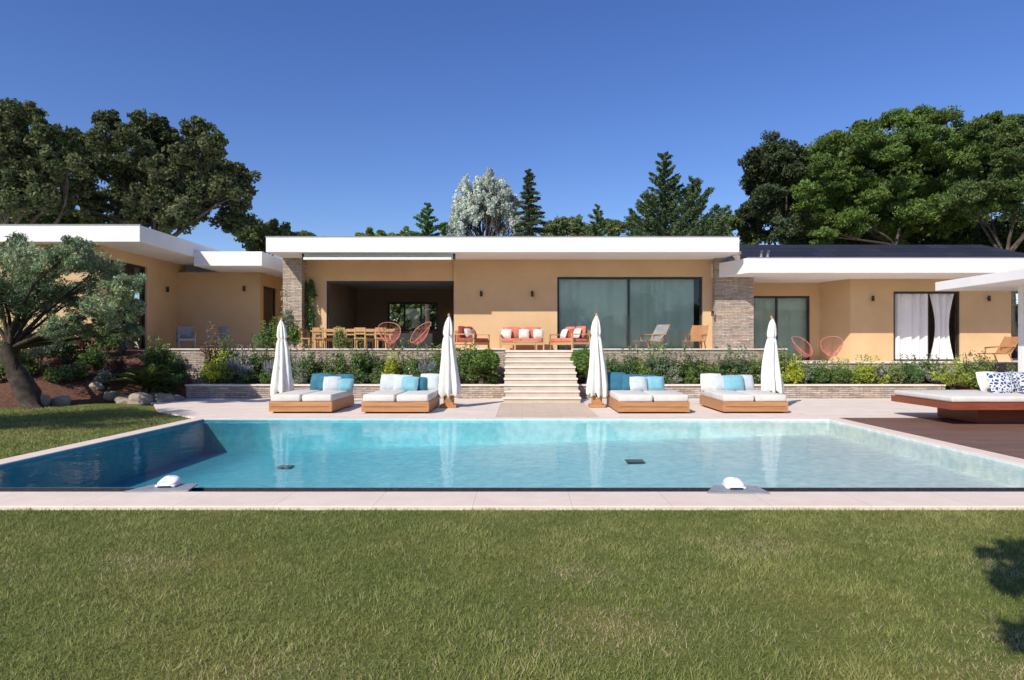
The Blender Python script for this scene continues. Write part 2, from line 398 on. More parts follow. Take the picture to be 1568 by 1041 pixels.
b.add([(PL+q,PB-q,dl),(PR-q,PB-q,dr),(PR-q,PB-q,-.004),(PL+q,PB-q,-.004)],[(0,1,2,3)],LINER)
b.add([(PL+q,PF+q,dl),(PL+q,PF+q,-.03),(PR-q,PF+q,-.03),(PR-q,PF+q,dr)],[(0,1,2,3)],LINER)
b.done(pool)
b=B('floor_drains')
for x,y,s in ((437,703,.13),(972,711,.16),(728,650,.1),(1435,718,.08)):
    D=(H+.5)*F/(y-HY); X=PX(x,D); z=dl+(dr-dl)*(X-PL)/(PR-PL)+.02
    b.box(X-s,X+s,D-s,D+s,z,z+.015,DARK)
b.done(pool)
b=B('water'); b.add([(PL,PF,-.035),(PR,PF,-.035),(PR,PB,-.035),(PL,PB,-.035)],[(0,1,2,3)],WATER); b.done(pool)
b=B('overflow_channel')
b.box(PL-.3,PR+.3,PF-.42,PF-.03,-.3,-.09,CHAN)
for i in range(4): b.box(PL-.3,PR+.3,PF-.40+i*.1,PF-.35+i*.1,-.088,-.05,CHAN)
b.box(PL,PR,PF-.03,PF-.001,-.3,-.03,CHAN)
b.done(pool)
b=B('coping')
b.box(PL-2.6,PR+2.6,6.84,PF-.42,-.2,.012,COPE)
b.box(PL-.32,PL,PF-.42,PB,-.2,.012,COPE)
b.box(PR,PR+.32,PF-.42,PB,-.2,.012,COPE)
b.box(PL-.32,PR+.32,PB,PB+.32,-.2,.012,COPE)
b.done(pool,bevel=.01)
b=B('pool_terrace'); b.prism([(PL-.32,PB+.322),(PR+.32,PB+.322),(24,PB+.322),(24,21.3),(-13.5,21.3),(-10.6,19.6),(-9.2,17.2)],-.2,.006,PAVE)
b.done()
b=B('stone_walkway'); b.box(-.62,1.75,PB+.34,19.58,-.1,.012,mpave('buff_travertine',(.68,.54,.42),(.62,.49,.38),.6,.3,(.42,.33,.25))); b.done()
b=B('wooden_deck'); b.box(PR+.323,24,6.84,PB+.32,-.2,.004,DECKW); b.done()
def smooth(t): t=max(0,min(1,t)); return t*t*(3-2*t)
def bedz(X,Y):
    Y0=17.3+max(0,(X+14.5))*1.15
    return -.08+1.52*smooth((Y-Y0)/(23.6-Y0+.01))*smooth((-10.4-X)/2.0)+.08*smooth((Y-Y0)*2)*smooth((-10.4-X)*2)+.03*math.sin(X*2.1)*math.sin(Y*1.7)*smooth(Y-Y0)
vs=[];fs=[];nx=60;ny=30
for j in range(ny+1):
    for i in range(nx+1):
        X=-32+i*21.7/nx; Y=16+j*8./ny; vs.append((X,Y,bedz(X,Y)))
for j in range(ny):
    for i in range(nx):
        a=j*(nx+1)+i; fs.append((a,a+1,a+nx+2,a+nx+1))
b=B('garden_bed'); b.add(vs,fs,SOIL,None,True); b.done()
def rock(x,y,z,r,fl=.7):
    import bmesh
    bm=bmesh.new(); bmesh.ops.create_icosphere(bm,subdivisions=3,radius=r)
    o=R(0,50)
    from mathutils import noise as mn
    for v in bm.verts:
        n=mn.noise(v.co/r*.9+Vector((o,0,0))); n2=mn.noise(v.co/r*2.5+Vector((o,5,0)))
        v.co*=1+.35*n+.12*n2; v.co.z*=fl
    me=bpy.data.meshes.new('boulder'); bm.to_mesh(me); bm.free(); me.materials.append(ROCK)
    ob=bpy.data.objects.new('boulder',me); col.objects.link(ob); ob.location=(x,y,z); ob.rotation_euler=(0,0,R(0,6))
for x,D,r in ((170,20.4,.22),(195,20.,.27),(215,19.8,.33),(250,20.2,.3),(150,20.6,.2),(235,20.8,.25),(272,20.6,.2),(60,19,.3),(95,19.3,.25)):
    X=PX(x,D); rock(X,D,max(bedz(X,D),-.02)+r*.25,r)
b=B('stone_planter_wall')
for x0,x1 in ((-10.5,-.55),(1.67,13.2)):
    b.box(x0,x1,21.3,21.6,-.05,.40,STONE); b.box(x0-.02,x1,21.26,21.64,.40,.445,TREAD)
b.done(bevel=.008)
b=B('planter_soil'); b.box(-10.5,-.56,21.6,23.0,0,.36,SOIL); b.box(1.68,24,21.6,23.0,0,.36,SOIL); b.box(13.2,24,21.3,21.6,0,.3,SOIL); b.done()
b=B('stone_retaining_wall')
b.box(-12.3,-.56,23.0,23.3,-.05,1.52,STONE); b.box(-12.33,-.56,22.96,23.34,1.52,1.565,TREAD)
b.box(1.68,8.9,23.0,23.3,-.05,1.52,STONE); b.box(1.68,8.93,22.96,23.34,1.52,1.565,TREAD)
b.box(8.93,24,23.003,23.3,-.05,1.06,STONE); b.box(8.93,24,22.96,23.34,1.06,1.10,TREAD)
b.done(bevel=.008)
b=B('garden_steps')
n=9
for i in range(n):
    y0=19.6+i*.4; z1=.167*(i+1)
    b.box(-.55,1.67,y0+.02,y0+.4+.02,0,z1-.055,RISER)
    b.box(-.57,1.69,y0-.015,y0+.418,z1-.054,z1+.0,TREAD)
b.done(bevel=.008)
b=B('upper_terrace')
b.box(-40,8.9,23.34,46,-.05,1.5,PAVE); b.box(8.9,26,23.34,46,-.05,1.04,PAVE); b.box(-.56,1.68,23.2,23.34,0,1.497,PAVE)
b.done()
# ------------------------------------------------------------ villa
villa=empty('villa')
zs=5.19; T=1.5
b=B('roof_slabs')
b.box(-9.66,8.17,25.7,37.6,zs,5.76,WHITE)
b.box(-34,-13.0,23.2,40,zs,5.76,WHITE)
b.box(-12.997,-10.3,27.0,38,4.83,5.4,WHITE)
b.prism([(8.55,25.9),(26,25.9),(26,38),(8.2,38),(7.7,27.95)],4.43,5.0,WHITE)
b.done(villa,bevel=.015)
b=B('roof_edge_flashing')
b.box(-9.68,8.19,25.68,25.74,5.762,5.79,GREYP); b.box(-34,-12.98,23.18,23.24,5.762,5.79,GREYP)
b.box(8.53,26,25.88,25.94,5.002,5.025,GREYP)
b.done(villa)
b=B('awning')
b.box(-8.35,-2.65,26.1,26.3,5.0,5.185,WHITE); b.box(-8.3,-2.7,25.85,25.92,4.93,5.02,FAB)
b.add([(-8.3,25.9,5.02),(-2.7,25.9,5.02),(-2.7,26.2,5.12),(-8.3,26.2,5.12)],[(0,1,2,3)],FAB)
b.box(-8.42,-8.352,26.05,26.35,4.98,5.188,DARK); b.box(-2.648,-2.58,26.05,26.35,4.98,5.188,DARK)
b.done(villa)
b=B('tiled_roof')
x0,x1=8.8,20.3
b.add([(x0,26.6,5.01),(x1+.6,26.6,5.01),(x1+.6,37,5.01),(x0,37,5.01),(x0,29.2,6.0),(x1-.7,29.2,6.0),(x1-.7,34,6.0),(x0,34,6.0)],
      [(0,1,5,4),(1,2,6,5),(2,3,7,6),(3,0,4,7),(4,5,6,7)],SLATE)
b.done(villa)
b=B('roof_vents')
for x in (1165,1175): b.tube([(PX(x,27),27,5.1),(PX(x,27),26.9,5.4)],[.05,.06],GREYP)
b.done(villa)
W=B('walls')
Dm=28.0
wallx(W,-8.86,-2.8,Dm,Dm+.3,T,zs-.003,[(PX(500,Dm),PX(697,Dm),T+.001,PZ(430,Dm))],STUC)
wallx(W,-2.8,7.75,Dm-.12,Dm+.3,T,zs-.003,[(PX(853,Dm),PX(1075,Dm),T+.001,PZ(424,Dm))],STUC)
wallx(W,-9.3,8.9,37,37.3,T,zs-.003,[(-7.3,-4.6,T+1.0,4.05)],INT)
W.box(-9.3,-9.0,28.5,37,T,zs-.003,STUC)
W.box(-2.6,-2.4,28.3,37,T,zs-.003,INT)
W.box(8.9,9.2,28.4,37,T,zs-.003,STUC)
wally(W,-15.1,-14.8,23.9,30,T-.4,zs-.003,[(24.3,26.9,T,PZ(408,25.5)+.15)],STUC)
W.box(-34,-15.1,23.9,24.2,T-.5,zs-.003,STUC)
W.box(-14.8,-11.55,29.3,29.6,T,4.827,STUC)
wally(W,-11.55,-11.27,29.3,33,T,4.827,[(29.7,31.4,T,4.3)],STUC)
W.box(-11.27,-9.3,32.2,32.5,T,4.827,STUC)
Dr=29.9; Dq=28.2; tz=1.04
wallx(W,9.3,13.2,Dr,Dr+.3,tz,4.427,[(PX(1147,Dr),PX(1240,Dr),tz+.001,PZ(453,Dr))],STUC)
W.prism([(13.2,Dr+.3),(13.0,Dr),(13.55,Dq),(13.85,Dq),(13.85,Dr+.3)],tz,4.427,STUC)
wallx(W,13.85,PX(1548,Dq),Dq,Dq+.3,tz,4.427,[(PX(1368,Dq),PX(1470,Dq),tz+.001,PZ(446,Dq))],STUC)
W.box(PX(1548,Dq)-.3,PX(1548,Dq),Dq+.3,37,tz,4.427,STUC)
W.done(villa)
b=B('stone_piers')
b.box(-9.62,-8.86,27.4,28.5,T,zs-.003,STONE)
b.box(7.75,8.16,27.45,28.4,T,zs-.003,STONE); b.box(8.16,9.3,27.45,28.4,1.0,4.427,STONE); b.box(8.163,8.85,27.6,28.4,4.43,5.5,STONE)
b.done(villa)
b=B('interior')
b.box(-9,-2.6,28.31,37,T+.002,T+.01,INTF); b.box(-9,-2.6,28.31,37,4.75,4.8,INTC)
b.box(-9,8.9,28.31,37,4.9,4.95,INT)
b.box(-8.998,-8.98,28.5,37,T+.01,4.75,INT)
b.rbox(-6.4,-4.4,33.4,34.2,T+.01,T+.8,.08,MATT); b.box(-8.9,-8.4,31,35,T+.01,T+.9,TEAKL)
b.box(-4.2,-3.2,36.6,36.98,T+.01,T+2.2,TEAKL)
b.done(villa)
b=B('ceiling_lights')
for k in range(3): b.box(-6.9+k*1.05,-6.0+k*1.05,30.2,31.0,4.72,4.745,EMIS)
b.done(villa)
b=B('ceiling_coffer'); 
for y in (29.9,31.3): b.box(-7.3,-3.5,y,y+.12,4.62,4.75,WHITE)
for x in (-7.3,-3.6): b.box(x,x+.12,30.021,31.299,4.62,4.75,WHITE)
b.done(villa)
def window(nm,x0,x1,y,z0,z1,mull,fr=.07,axis='x',glass=True):
    b=B(nm)
    def bx(a0,a1,c0,c1,d=0):
        if axis=='x': b.box(a0,a1,y-.03,y+.05,c0,c1,DARK)
        else: b.box(y-.05,y+.03,a0,a1,c0,c1,DARK)
    bx(x0,x0+fr,z0,z1); bx(x1-fr,x1,z0,z1); bx(x0+fr,x1-fr,z1-fr,z1); bx(x0+fr,x1-fr,z0,z0+fr*.8)
    for m in mull: bx(m-fr*.5,m+fr*.5,z0+fr*.8,z1-fr)
    if glass:
        if axis=='x': b.add([(x0+.02,y+.01,z0+.02),(x1-.02,y+.01,z0+.02),(x1-.02,y+.01,z1-.02),(x0+.02,y+.01,z1-.02)],[(0,1,2,3)],GLASS)
        else: b.add([(y-.01,x0+.02,z0+.02),(y-.01,x1-.02,z0+.02),(y-.01,x1-.02,z1-.02),(y-.01,x0+.02,z1-.02)],[(0,1,2,3)],GLASS)
    b.done(villa)
window('glass_door_frame',PX(500,Dm),PX(697,Dm),Dm+.1,T+.002,PZ(430,Dm),[],.09,glass=False)
window('glass_door',PX(853,Dm),PX(1075,Dm),Dm+.06,T+.002,PZ(424,Dm),[PX(963,Dm)],.09)
window('back_window',-7.3,-4.6,37.1,T+1.0,4.05,[-6.4,-5.5],.09)
window('left_wing_window',24.3,26.9,-14.9,T,PZ(408,25.5)+.15,[25.6],.09,'y')
window('hall_window',29.7,31.4,-11.4,T,4.3,[],.09,'y')
window('right_glass_door',PX(1147,Dr),PX(1240,Dr),Dr+.1,tz+.002,PZ(453,Dr),[PX(1190,Dr)],.09)
window('bedroom_glass_door',PX(1368,Dq),PX(1470,Dq),Dq+.1,tz+.002,PZ(446,Dq),[],.09,glass=False)
def curtain(nm,x0,x1,y,z0,z1,mat,amp=.05,fr=9,gather=0):
    n=int((x1-x0)*40); vs=[];fs=[];nz=10
    for j in range(nz+1):
        tz_=j/nz
        for i in range(n+1):
            t=i/n; x=x0+(x1-x0)*t
            if gather: x=x+gather*math.sin(math.pi*(1-tz_))*(.5-t)
            yy=y+amp*math.sin(x0*7+t*(x1-x0)*fr*2*(1+.05*math.sin(t*9)))+amp*.5*math.sin(t*31+1)
            vs.append((x,yy,z0+(z1-z0)*tz_))
    for j in range(nz):
        for i in range(n):
            a=j*(n+1)+i; fs.append((a,a+1,a+n+2,a+n+1))
    b=B(nm); b.add(vs,fs,mat,None,True); b.done(villa)
curtain('curtain',PX(853,Dm)+.05,PX(1064,Dm),Dm+.24,T+.02,PZ(424,Dm)+.1,CURT,.06,5)
curtain('curtain',PX(1147,Dr),PX(1240,Dr),Dr+.32,tz+.02,4.0,CURT,.06,5)
curtain('curtain',PX(1368,Dq)+.1,PX(1425,Dq),Dq+.2,tz+.02,PZ(448,Dq),CURTW,.06,8)
curtain('curtain',PX(1426,Dq),PX(1470,Dq)-.1,Dq+.2,tz+.02,PZ(448,Dq),CURTW,.06,9,.5)
b=B('room_partition'); b.box(9.3,20,31.5,31.7,tz,4.4,INT); b.box(-2.4,8.9,31.5,31.7,T,4.9,INT); b.box(-34,-15.4,26.9,27.1,T,5,INT); b.box(-14,-11.9,33,33.2,T,4.8,INT); b.done(villa)
b=B('wall_lamps')
def lamp(x,y,D):
    X=PX(x,D); Z=PZ(y,D); b.tube([(X,D-.1,Z-.11),(X,D-.1,Z+.11)],.055,DARK,10); b.box(X-.02,X+.02,D-.07,D,Z-.03,Z+.03,DARK)
lamp(737,450,Dm-.12); lamp(815,450,Dm-.12); lamp(1335,457,Dq); lamp(1512,457,Dq); lamp(1090,480,27.4); lamp(375,442,29.3)
b.tube([(-14.7,28.3,3.9),(-14.7,28.3,4.12)],.055,DARK,10)
b.done(villa)
ph=empty('pergola')
b=B('canopy_roof'); b.prism([(13.3,22),(13.3,12.5),(24,12.5),(24,22)],3.42,3.70,WHITE); b.done(ph,bevel=.01)
b=B('posts'); b.box(14.6,14.82,19.9,20.12,0,3.42,WHITE); b.box(20,20.2,19.9,20.12,0,3.42,WHITE); b.box(14.6,14.82,13,13.2,0,3.42,WHITE)
b.done(ph,bevel=.01)
# ------------------------------------------------------------ umbrellas
def umbrella(X,D,s=1.):
    b=B('closed_patio_umbrella')
    prof=[(.36,.22),(.42,.245),(.6,.235),(.85,.21),(1.1,.185),(1.35,.16),(1.6,.14),(1.78,.115),(1.86,.09),(1.95,.115),(2.1,.10),(2.22,.08),(2.32,.045),(2.40,.015)]
    seg=64; vs=[];fs=[]; ph=R(0,6); k1=R(.8,1.15)
    for z,r in prof:
        for k in range(seg):
            t=2*math.pi*k/seg
            pl=1+(.18+.1*(1-z/2.4))*math.cos(8*t+ph+.5*math.sin(z*2+ph))+.09*k1*math.cos(3*t+z*2+ph)+.06*math.cos(13*t+z*4)
            zz=z+(-.06*math.cos(8*t+ph)+.04*math.cos(t+ph*2) if z<.45 else 0)
            vs.append((r*pl*math.cos(t)+.015*math.sin(z*3+ph),r*pl*math.sin(t),zz*s))
    for i in range(len(prof)-1):
        for k in range(seg): fs.append((i*seg+k,i*seg+(k+1)%seg,(i+1)*seg+(k+1)%seg,(i+1)*seg+k))
    b.add(vs,fs,FAB,None,True)
    b.tube([(0,0,.2),(0,0,2.46*s)],.025,TEAK,8); b.tube([(0,0,2.38*s),(0,0,2.43*s),(0,0,2.47*s)],[.03,.035,.012],TEAK,8)
    b.tube([(0,0,1.83*s),(0,0,1.88*s)],.105,MATT,12)
    b.box(-.21,.21,-.21,.21,.012,.09,TEAK); b.box(-.13,.13,-.13,.13,.09,.3,TEAK)
    b.done(None,TR(X,D,0))
umbrella(-6.45,18.3,.98); umbrella(-1.96,18.2,1.02); umbrella(1.98,18.2,1.03); umbrella(6.68,18.3,1.0)
# ------------------------------------------------------------ daybeds
def daybed(x0,x1,y0,y1,pil):
    w=x1-x0; l=y1-y0
    b=B('outdoor_daybed')
    b.box(0,w,0,.035,.05,.29,TEAK); b.box(0,w,l-.035,l,.05,.29,TEAK); b.box(0,.035,.036,l-.036,.05,.29,TEAK); b.box(w-.035,w,.036,l-.036,.05,.29,TEAK)
    b.box(.037,w-.037,.037,l-.037,.2,.27,TEAK)
    b.box(.06,w-.06,-.006,-.001,.165,.172,DARK)
    for xx in (.08,w-.16):
        for yy in (.08,l-.16): b.box(xx,xx+.08,yy,yy+.08,.01,.2,DARK)
    for k in range(2): b.rbox(.02+k*w/2,w/2-.01+k*w/2-.0,.03,l-.03,.275,.46,.05,MATT)
    for (fx,mat,sz,dy) in pil:
        b.pillow(sz*1.15,sz,.2,mat,TR(fx*w,l-.3-dy,.46+sz*.42,R(-.25,.25),-.35))
    b.done(None,TR(x0,y0,0))
daybed(-6.13,-4.61,16.5,18.7,[(.45,TEAL,.5,-.02),(.62,TEAL,.46,.1),(.86,TEAL,.48,.0),(.70,PALE,.42,.24),(1.0-.05,AQUA,.36,.28)])
daybed(-3.88,-2.26,16.45,18.65,[(.2,PALE,.48,0),(.42,PALE,.46,.08),(.85,PALE,.5,0),(.55,AQUA,.42,.24),(.68,TEAL,.4,.12)])
daybed(2.3,4.03,16.45,18.65,[(.12,TEAL,.54,0),(.35,TEAL,.48,.05),(.6,TEAL,.46,.02),(.45,PALE,.42,.24),(.72,AQUA,.42,.15)])
daybed(4.85,6.42,16.5,18.7,[(.15,MATT,.5,0),(.3,PALE,.44,.08),(.72,PALE,.46,.02),(.5,AQUA,.46,.2)])
b=B('cantilevered_daybed')
b.box(8.75,12.5,13.9,16.2,.33,.47,REDW); b.box(9.6,12.5,14.4,15.8,.01,.329,REDW)
b.rbox(8.78,12.4,13.95,16.15,.475,.6,.04,MATT)
for x,y,m in ((10.75,15.7,MATT),(10.6,15.1,PATT),(11.0,14.8,PATT),(11.3,15.6,PATT),(11.7,15.2,PATT)): b.pillow(.6,.5,.2,m,TR(x,y,.82,R(-.4,.4),-.4))
b.done(bevel=0)
# ------------------------------------------------------------ terrace furniture
def sofa(X,Y,z,w,rz,fab,pil):
    b=B('outdoor_sofa'); d=.85
    for xx in (-w/2,w/2-.06):
        for yy in (-d/2,d/2-.06): b.box(xx,xx+.06,yy,yy+.06,0,.58,TEAKL)
    b.box(-w/2+.06,w/2-.06,-d/2+.005,-d/2+.05,.2,.3,TEAKL); b.box(-w/2+.06,w/2-.06,d/2-.05,d/2-.005,.2,.3,TEAKL)
    for sx in (-1,1): b.box(min(sx*w/2,sx*(w/2-.08)),max(sx*w/2,sx*(w/2-.08)),-d/2,d/2,.581,.62,TEAKL); b.box(min(sx*(w/2-.01),sx*(w/2-.05)),max(sx*(w/2-.01),sx*(w/2-.05)),-d/2+.06,d/2-.06,.22,.3,TEAKL)
    for i in range(int(w/.12)): b.box(-w/2+.1+i*.12,-w/2+.14+i*.12,d/2-.045,d/2-.01,.3,.75,TEAKL)
    n=max(1,round(w/.75)); cw=(w-.16)/n
    for i in range(n):
        xa=-w/2+.08+i*cw
        b.rbox(xa+.01,xa+cw-.01,-d/2+.02,d/2-.08,.3,.46,.04,fab)
        b.pillow(cw*.96,.5,.2,fab,TR(xa+cw/2,d/2-.2,.68,0,-.2))
    for fx,m in pil: b.pillow(.42,.4,.16,m,TR(fx*w/2,d/2-.42,.64,R(-.3,.3),-.35))
    b.done(None,TR(X,Y,z,rz))
sofa(PX(722,26),26.2,T,1.5,math.radians(70),REDF,[(.3,CORAL),(-.4,MATT)])
sofa(PX(799,26.6),26.9,T,1.75,0,CORAL,[(.1,MATT),(.75,MATT),(-.7,MATT)])
sofa(PX(873,26),26.3,T,1.7,math.radians(-62),CORAL,[(-.5,MATT),(.1,REDF),(.6,MATT)])
b=B('coffee_table'); b.box(-.45,.45,-.3,.3,.3,.34,TEAKL)
for xx in (-.42,.37):
    for yy in (-.27,.22): b.box(xx,xx+.05,yy,yy+.05,0,.3,TEAKL)
b.done(None,TR(PX(805,25),25.2,T))
def wirechair(X,Y,z,rz,mat=REDM,s=1.):
    b=B('acapulco_chair'); n=36; rim=[]; inner=[]
    for k in range(n+1):
        t=2*math.pi*k/n; u=math.cos(t); v=math.sin(t)
        x=.38*u*(1+.12*v); l=v
        y=.34*l+.1; zz=.62+.36*l+.06*u*u
        rim.append(Vector((x,y,zz))); inner.append(Vector((.09*u,.12+.07*v,.30+.04*v)))
    b.tube(rim,.014,mat,6); b.tube(inner,.01,mat,5)
    for k in range(n):
        m=(rim[k]+inner[k])/2+Vector((0,.02,-.07)); b.tube([rim[k],m,inner[k]],.0055,mat,4)
    ft=[(-.28,-.24,0),(.28,-.24,0),(0,.42,0)]
    for f in ft: b.tube([f,(f[0]*.6,f[1]*.5+.05,.3),(f[0]*1.1,f[1]*.8+.08,.45 if f[1]<0 else .75)],.012,mat,5)
    b.tube([ft[0],ft[1],ft[2],ft[0]],.01,mat,5)
    b.done(None,TR(X,Y,z,rz)@Matrix.Scale(s,4))
wirechair(PX(597,25.6),25.6,T,.3,s=1.08); wirechair(PX(640,25.4),25.4,T,-.9,s=1.08)
wirechair(PX(1232,25.6),25.6,tz,.5); wirechair(PX(1273,25.6),25.6,tz,-.5)
def chair(X,Y,z,rz,mat=TEAKL,seat=None):
    b=B('dining_chair')
    for x in (-.21,.17):
        b.box(x,x+.04,-.22,-.18,0,.44,mat); b.box(x,x+.04,.18,.22,0,.86,mat)
    b.box(-.23,.23,-.23,.225,.44,.475,seat or mat); b.box(-.17,.17,.185,.215,.74,.86,mat); b.box(-.17,.17,.19,.21,.6,.66,mat)
    b.box(-.2,.2,-.215,-.19,.36,.43,mat)
    b.done(None,TR(X,Y,z,rz))
b=B('dining_table'); b.box(-1.6,1.6,-.5,.5,.71,.76,TEAKL)
for x in (-1.5,1.42):
    for y in (-.42,.34): b.box(x,x+.08,y,y+.08,0,.71,TEAKL)
b.done(None,TR(-6.6,26.9,T))
for i in range(4): chair(-7.8+i*.8,26.2,T,math.pi+R(-.15,.15)); chair(-7.8+i*.8,27.6,T,R(-.15,.15))
chair(-8.55,26.9,T,math.pi/2)
for i in range(3): chair(-6.8+i*.9,31.2,T,R(-.3,.3),INT)
def lounge(X,Y,z,rz,frame=TEAK,sl=None):
    b=B('deck_chair')
    def bar(p,q,r=.022): b.tube([p,q],r,frame,5)
    for x in (-.3,.3):
        bar((x,-.75,.33),(x,.15,.33)); bar((x,.15,.33),(x,.62,.98)); bar((x,-.65,.33),(x*1.02,-.55,0)); bar((x,.05,.33),(x*1.02,.25,0)); bar((x*1.08,-.35,.55),(x*1.08,.35,.6),.028); bar((x*1.05,-.35,.55),(x*1.05,-.3,.33))
    m=sl or frame
    for i in range(16):
        y=-.73+i*.055; b.box(-.3,.3,y,y+(.04 if not sl else .054),.335,.35,m)
    M=TR(0,.15,.335,0,math.atan2(.65,.47))
    for i in range(14): b.box(-.29,.29,i*.056,i*.056+(.04 if not sl else .055),.0,.015,m,M)
    b.done(None,TR(X,Y,z,rz))
lounge(PX(1000,25.8),25.8,T,-.9,TEAK,GREYF); lounge(PX(1066,26.2),26.2,T,-.5,TEAK)
lounge(PX(1520,26.),25.6,tz,-1.3,TEAK)
def armchair(X,Y,z,rz):
    b=B('garden_armchair')
    b.rbox(-.3,.3,-.3,.3,.36,.46,.03,GREYF); b.rbox(-.3,.3,.24,.32,.42,.95,.03,GREYF)
    for x in (-.31,.27):
        b.box(x,x+.04,-.3,-.26,0,.64,GREYF); b.box(x,x+.04,.26,.3,0,.64,GREYF); b.box(x-.01,x+.05,-.3,.3,.64,.67,GREYF)
    b.done(None,TR(X,Y,z,rz))
armchair(PX(285,27),27,T,.6); armchair(PX(335,27.5),27.5,T,-.4)
def device(X,D,rz=0):
    b=B('pool_alarm_unit')
    b.prism([(-.36,-.22),(.32,-.22),(.28,.16),(-.2,.16)],.0,.014,GREYP)
    b.rbox(-.11,.11,-.06,.18,.016,.045,.012,PLAST)
    vs=[];fs=[];seg=28
    prof=[(1.,.045),(1.02,.055),(.99,.07),(.9,.082),(.7,.09),(.35,.094),(.01,.095)]
    for r,z in prof:
        for k in range(seg):
            t=2*math.pi*k/seg
            sx=abs(math.cos(t))**.6*math.copysign(1,math.cos(t)); sy=abs(math.sin(t))**.6*math.copysign(1,math.sin(t))
            vs.append((r*sx*.105,r*sy*.115+.06,z+.03*sy*(z-.045)/.05))
    for i in range(len(prof)-1):
        for k in range(seg): fs.append((i*seg+k,i*seg+(k+1)%seg,(i+1)*seg+(k+1)%seg,(i+1)*seg+k))
    b.add(vs,fs,PLAST,None,True)
    b.box(-.07,.07,-.075,-.061,.02,.035,DARK)
    b.done(None,TR(X,D,.013,rz))
device(PX(268,7.9),7.72,.08); device(PX(1118,7.8),7.62,-.05)
# ------------------------------------------------------------ shrubs
PAL=[(.16,.24,.05),(.10,.17,.045),(.30,.38,.06),(.27,.31,.2),(.12,.2,.07),(.32,.34,.25),(.20,.25,.08),(.14,.2,.06)]
def shrub(X,Y,z,r,h,c,name='shrub',n=1100,L=.085,Wd=.045,flower=None,**k):
    e=empty(name)
    t=B('stems')
    for q in range(6):
        t.tube([(X+R(-.05,.05),Y+R(-.05,.05),z-.05),(X+R(-.5,.5)*r,Y+R(-.5,.5)*r,z+h*.75)],[.015,.006],BARK,4)
    t.done(e)
    bl=[]
    for q in range(6):
        a=R(0,6.28); rr=R(0,.6)*r; s=R(.4,.75)
        bl.append((X+math.cos(a)*rr,Y+math.sin(a)*rr,z+h*R(.25,.72),r*s,r*s,h*.38*s*R(.8,1.4)+.03))
    P,C,A=blobleaves(bl,n//6,c,clumps=12,cr=.45,**k)
    m=n//14; q_=rng.integers(0,5,m); ang=q_*1.3+X
    S=np.stack([X+np.cos(ang)*r*.35+rng.normal(size=m)*.03,Y+np.sin(ang)*r*.35+rng.normal(size=m)*.03,z+h*rng.uniform(.6,1.22,m)],1)
    P=np.concatenate([P,S]); C=np.concatenate([C,np.array(c)*rng.uniform(.9,1.4,(m,1))]); A=np.concatenate([A,np.zeros((m,3))])
    P[:,2]=np.maximum(P[:,2],z)
    if flower:
        m=rng.uniform(size=len(P))<.06; C[m]=flower
    leaves('foliage',P,L,Wd,C,e,A+np.array([0,0,.35]))
def ball(X,Y,z,r,c=(.16,.26,.055)):
    e=empty('boxwood_topiary'); t=B('stem'); t.tube([(X,Y,z-.05),(X,Y,z+r)],[.05,.04],BARK,7); t.done(e)
    n=5200; u=unit(n); P=np.array([X,Y,z+r])+u*r*(rng.uniform(.8,1.05,n)[:,None])*(1+.06*np.sin(u[:,:1]*7+u[:,1:2]*5))
    C=np.array(c)*rng.uniform(.5,1.6,(n,1)); leaves('foliage',P,.06,.04,C,e,u*.8)
def fronds(X,Y,z,L,n,c,name):
    e=empty(name); t=B('stem_and_ribs'); t.tube([(X,Y,z-.05),(X,Y,z+.25)],[.12,.1],BARK,9)
    Ps=[];As=[]
    for i in range(n):
        a=R(0,6.28); el=R(.3,1.3); l=L*R(.8,1.1); pts=[]
        for k in range(9):
            s=k/8; pts.append(Vector((X+math.cos(a)*math.cos(el)*l*s,Y+math.sin(a)*math.cos(el)*l*s,z+.25+math.sin(el)*l*s-.45*l*s*s)))
        t.tube(pts,[.012*(1-.8*k/8) for k in range(9)],BARK,4)
        side=Vector((-math.sin(a),math.cos(a),0))
        for k in range(40):
            s=.15+.85*k/40; f=s*8; i0=min(7,int(f)); p=pts[i0].lerp(pts[i0+1],f-i0)
            for sg in (-1,1):
                d=(side*sg+(pts[i0+1]-pts[i0]).normalized()*.7+Vector((0,0,.25))).normalized(); ll=.2*L*(1-.6*abs(s-.4))
                Ps.append(p+d*ll*.5); As.append(d*ll)
    t.done(e)
    P=np.array(Ps);A=np.array(As); n_=len(P); d=A/np.linalg.norm(A,axis=1,keepdims=True)
    s=np.cross(d,np.array([0,0,1.])); s/=np.linalg.norm(s,axis=1,keepdims=True)
    V=np.stack([P-A*.5,P+s*.014,P+A*.5,P-s*.014],1).reshape(-1,3)
    polymesh('fronds',V,4,np.array(c)*rng.uniform(.6,1.4,(n_,1)),LEAF,e)
def lavender(X,Y,z,h,c=(.26,.27,.3)):
    e=empty('lavender_plant'); t=B('stems'); t.tube([(X,Y,z-.05),(X,Y,z+.1)],.04,BARK,5); t.done(e)
    n=260; Pm=[];C=[]
    a=rng.uniform(0,6.28,n); sp=rng.uniform(0,.35,n); base=np.stack([X+np.cos(a)*.05,Y+np.sin(a)*.05,np.full(n,z)],1)
    tip=base+np.stack([np.cos(a)*sp*h,np.sin(a)*sp*h,h*rng.uniform(.7,1.1,n)],1)
    for k in range(9):
        s=k/8; Pm.append(base+(tip-base)*s+rng.normal(size=(n,3))*.012); C.append(np.array([.24,.29,.18] if k<7 else c)*rng.uniform(.7,1.3,(n,1)))
    leaves('foliage',np.concatenate(Pm),.11,.022,np.concatenate(C),e,np.array([0,0,2.]))
WF=(.7,.7,.62)
xs=-10.1
